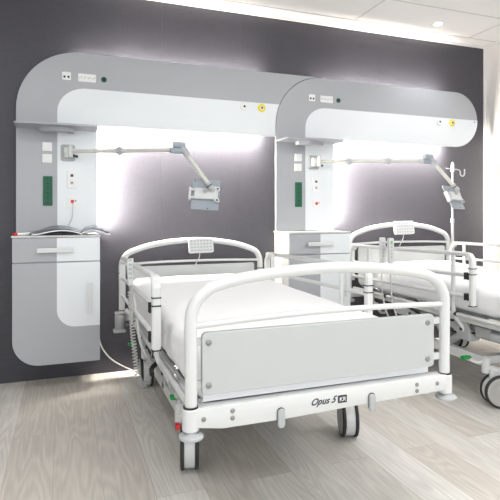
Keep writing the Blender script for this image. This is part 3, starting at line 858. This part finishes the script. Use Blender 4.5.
# ---------------------------------------------------------------- handsets
def handset(x, y, z0, z1, label, green=False, lean=0.0, w=.034):
    h = thing('bed_handset', label, 'hand control', (x, y, z0))
    R = RT(lean, 3, 'X')
    def T(bm):
        for v in bm.verts: v.co = R @ v.co + Vector((x, y, z0))
        return bm
    H = z1-z0
    prof = [(-w*.34, .015), (w*.34, .015), (w*.42, H*.3), (w*.55, H*.7), (w*.55, H-.012), (w*.42, H), (-w*.42, H), (-w*.55, H-.012), (-w*.55, H*.7), (-w*.42, H*.3)]
    obj('case', T(prism_xz(B(), prof, -.012, .012, .003)), 'hand', h)
    bm = B()
    for k in range(5): box(bm, -.008, .008, -.0145, -.0115, H*.32+k*.024, H*.32+k*.024+.011)
    obj('button', T(bm), 'lightgrey', h)
    if green: obj('green_button', T(lathe(B(), (0, -.012, H-.028), (0, -1, 0), [(.010, -.001), (.010, .003), (0, .003)], 14)), mat('pale_green_button', (.15, .5, .18), .5), h)
    obj('strain_relief', T(cyl(B(), (0, 0, .016), (0, 0, -.02), .008, .005, 12)), 'midgrey', h, True)
    obj('hook', T(tube(B(), [(0, .010, H*.62), (0, .036, H*.66), (0, .046, H*.55)], .005, 8)), 'hand', h, True)
    return h

def coil(path, r, turns, wire):
    P = smooth_pts(path, 14)
    # resample evenly
    Ls = [0]
    for a, b in zip(P, P[1:]): Ls.append(Ls[-1]+(b-a).length)
    N = turns*9; out = []
    up = Vector((0, 1, 0)); nrm = None
    j = 0
    for i in range(N+1):
        s = Ls[-1]*i/N
        while j < len(P)-2 and Ls[j+1] < s: j += 1
        t = (s-Ls[j])/max(1e-9, Ls[j+1]-Ls[j])
        p = P[j].lerp(P[j+1], t); tg = (P[j+1]-P[j]).normalized()
        if nrm is None: nrm = (up-tg*up.dot(tg)).normalized()
        nrm = (nrm-tg*nrm.dot(tg)).normalized(); bi = tg.cross(nrm)
        a = 2*PI*turns*i/N
        out.append(p+nrm*r*math.cos(a)+bi*r*math.sin(a))
    return tube(B(), out, wire, 6, False)

h1 = handset(.333, -.98, .745, .905, 'white handset with coiled cable hooked over the left rail of the nearer bed', False, -.06, .03)
obj('coiled_cable', coil([(.333, -.985, .735), (.335, -1.02, .60), (.340, -1.10, .45), (.355, -1.12, .32), (.39, -1.10, .245), (.425, -1.08, .30), (.435, -1.06, .40)], .0115, 44, .0036), 'cable', h1, True)
obj('smooth_loop', tube(B(), [(.345, -.99, .74), (.362, -1.02, .60), (.372, -1.10, .48), (.40, -1.14, .41), (.43, -1.12, .40), (.44, -1.08, .43)], .0085, 8), 'cable', h1, True)
h2 = handset(2.222, -.60, .765, .975, 'plain white handset, the left one of the pair on the rail between the beds', False, 0, .038)
obj('cord', tube(B(), [(2.222, -.60, .75), (2.215, -.60, .68), (2.21, -.62, .55), (2.22, -.66, .42), (2.26, -.70, .36), (2.34, -.72, .40)], .006, 8), 'cable', h2, True)
h3 = handset(2.222, -.70, .765, .975, 'white handset with a green button, the right one of the pair on the rail', True, 0, .040)
obj('cord', tube(B(), [(2.222, -.70, .75), (2.215, -.71, .66), (2.21, -.74, .52), (2.23, -.78, .40), (2.29, -.80, .36), (2.36, -.80, .41)], .006, 8), 'cable', h3, True)

# clamp-on motor unit at the head corner of the nearer bed
ab = thing('bottle_holder', 'small grey metal holder clamped low at the head corner of the nearer bed', 'holder', (.335, -.20, .50))
DH = Vector((.022, 0, -.105))
def dn(bm):
    bmesh.ops.translate(bm, verts=bm.verts, vec=DH); return bm
obj('cup', dn(lathe(B(), (.335, -.20, .46), (0, 0, 1), [(0, 0), (.030, 0), (.034, .01), (.036, .09), (.030, .10), (0, .10)], 20)), 'midgrey', ab, True)
obj('bracket', dn(box(B(), .30, .372, -.225, -.175, .562, .580, .004)), 'steel', ab)
obj('foot_plate', dn(box(B(), .290, .375, -.23, -.165, .435, .460, .010)), 'lightgrey', ab)

# drip pole at the head of the farther bed
dp = thing('drip_pole', 'chrome drip pole with two hooks rising from the head of the farther bed', 'drip stand', (3.285, -.14, .45))
PX, PY = 3.287, -.145
obj('pole', tube(B(), [(PX, PY, .46), (PX, PY, 1.10)], .0125, 12, False), 'steel', dp, True)
obj('upper_pole', tube(B(), [(PX, PY, 1.08), (PX, PY, 1.585)], .008, 12, False), 'steel', dp, True)
obj('collar', cyl(B(), (PX, PY, 1.07), (PX, PY, 1.11), .017, n=16, bev=.003), 'lightgrey', dp, True)
bm = B(); cyl(bm, (PX, PY, 1.53), (PX, PY, 1.60), .016, n=14, bev=.004); lathe(bm, (PX, PY, 1.60), (0, 0, 1), [(.012, 0), (.014, .01), (0, .022)], 14)
obj('hook_head', bm, 'plate', dp, True)
obj('hook', tube(B(), [(PX, PY, 1.553), (PX-.05, PY-.01, 1.557), (PX-.095, PY-.03, 1.557)], .005, 8), 'steel', dp, True)
obj('hook', tube(B(), [(PX, PY, 1.555), (PX+.06, PY, 1.553), (PX+.085, PY, 1.54), (PX+.09, PY, 1.51), (PX+.112, PY, 1.495), (PX+.135, PY, 1.51), (PX+.138, PY, 1.56)], .006, 8), 'steel', dp, True)
obj('clamp', box(B(), PX-.03, PX+.03, PY-.0, PY+.05, .47, .51, .006), 'lightgrey', dp)

# mains cable from the cabinet to the nearer bed
pc = obj('power_cable', tube(B(), [(.222, -.012, .34), (.228, -.02, .27), (.25, -.03, .19), (.31, -.05, .11), (.40, -.09, .055), (.50, -.15, .02), (.60, -.22, .006), (.75, -.4, .006), (.80, -.6, .006)], .005, 8), 'cable', None, True, loc=(.4, -.1, 0))
tag(pc, 'pale grey mains cable drooping from the left cabinet side to the floor', 'cable')
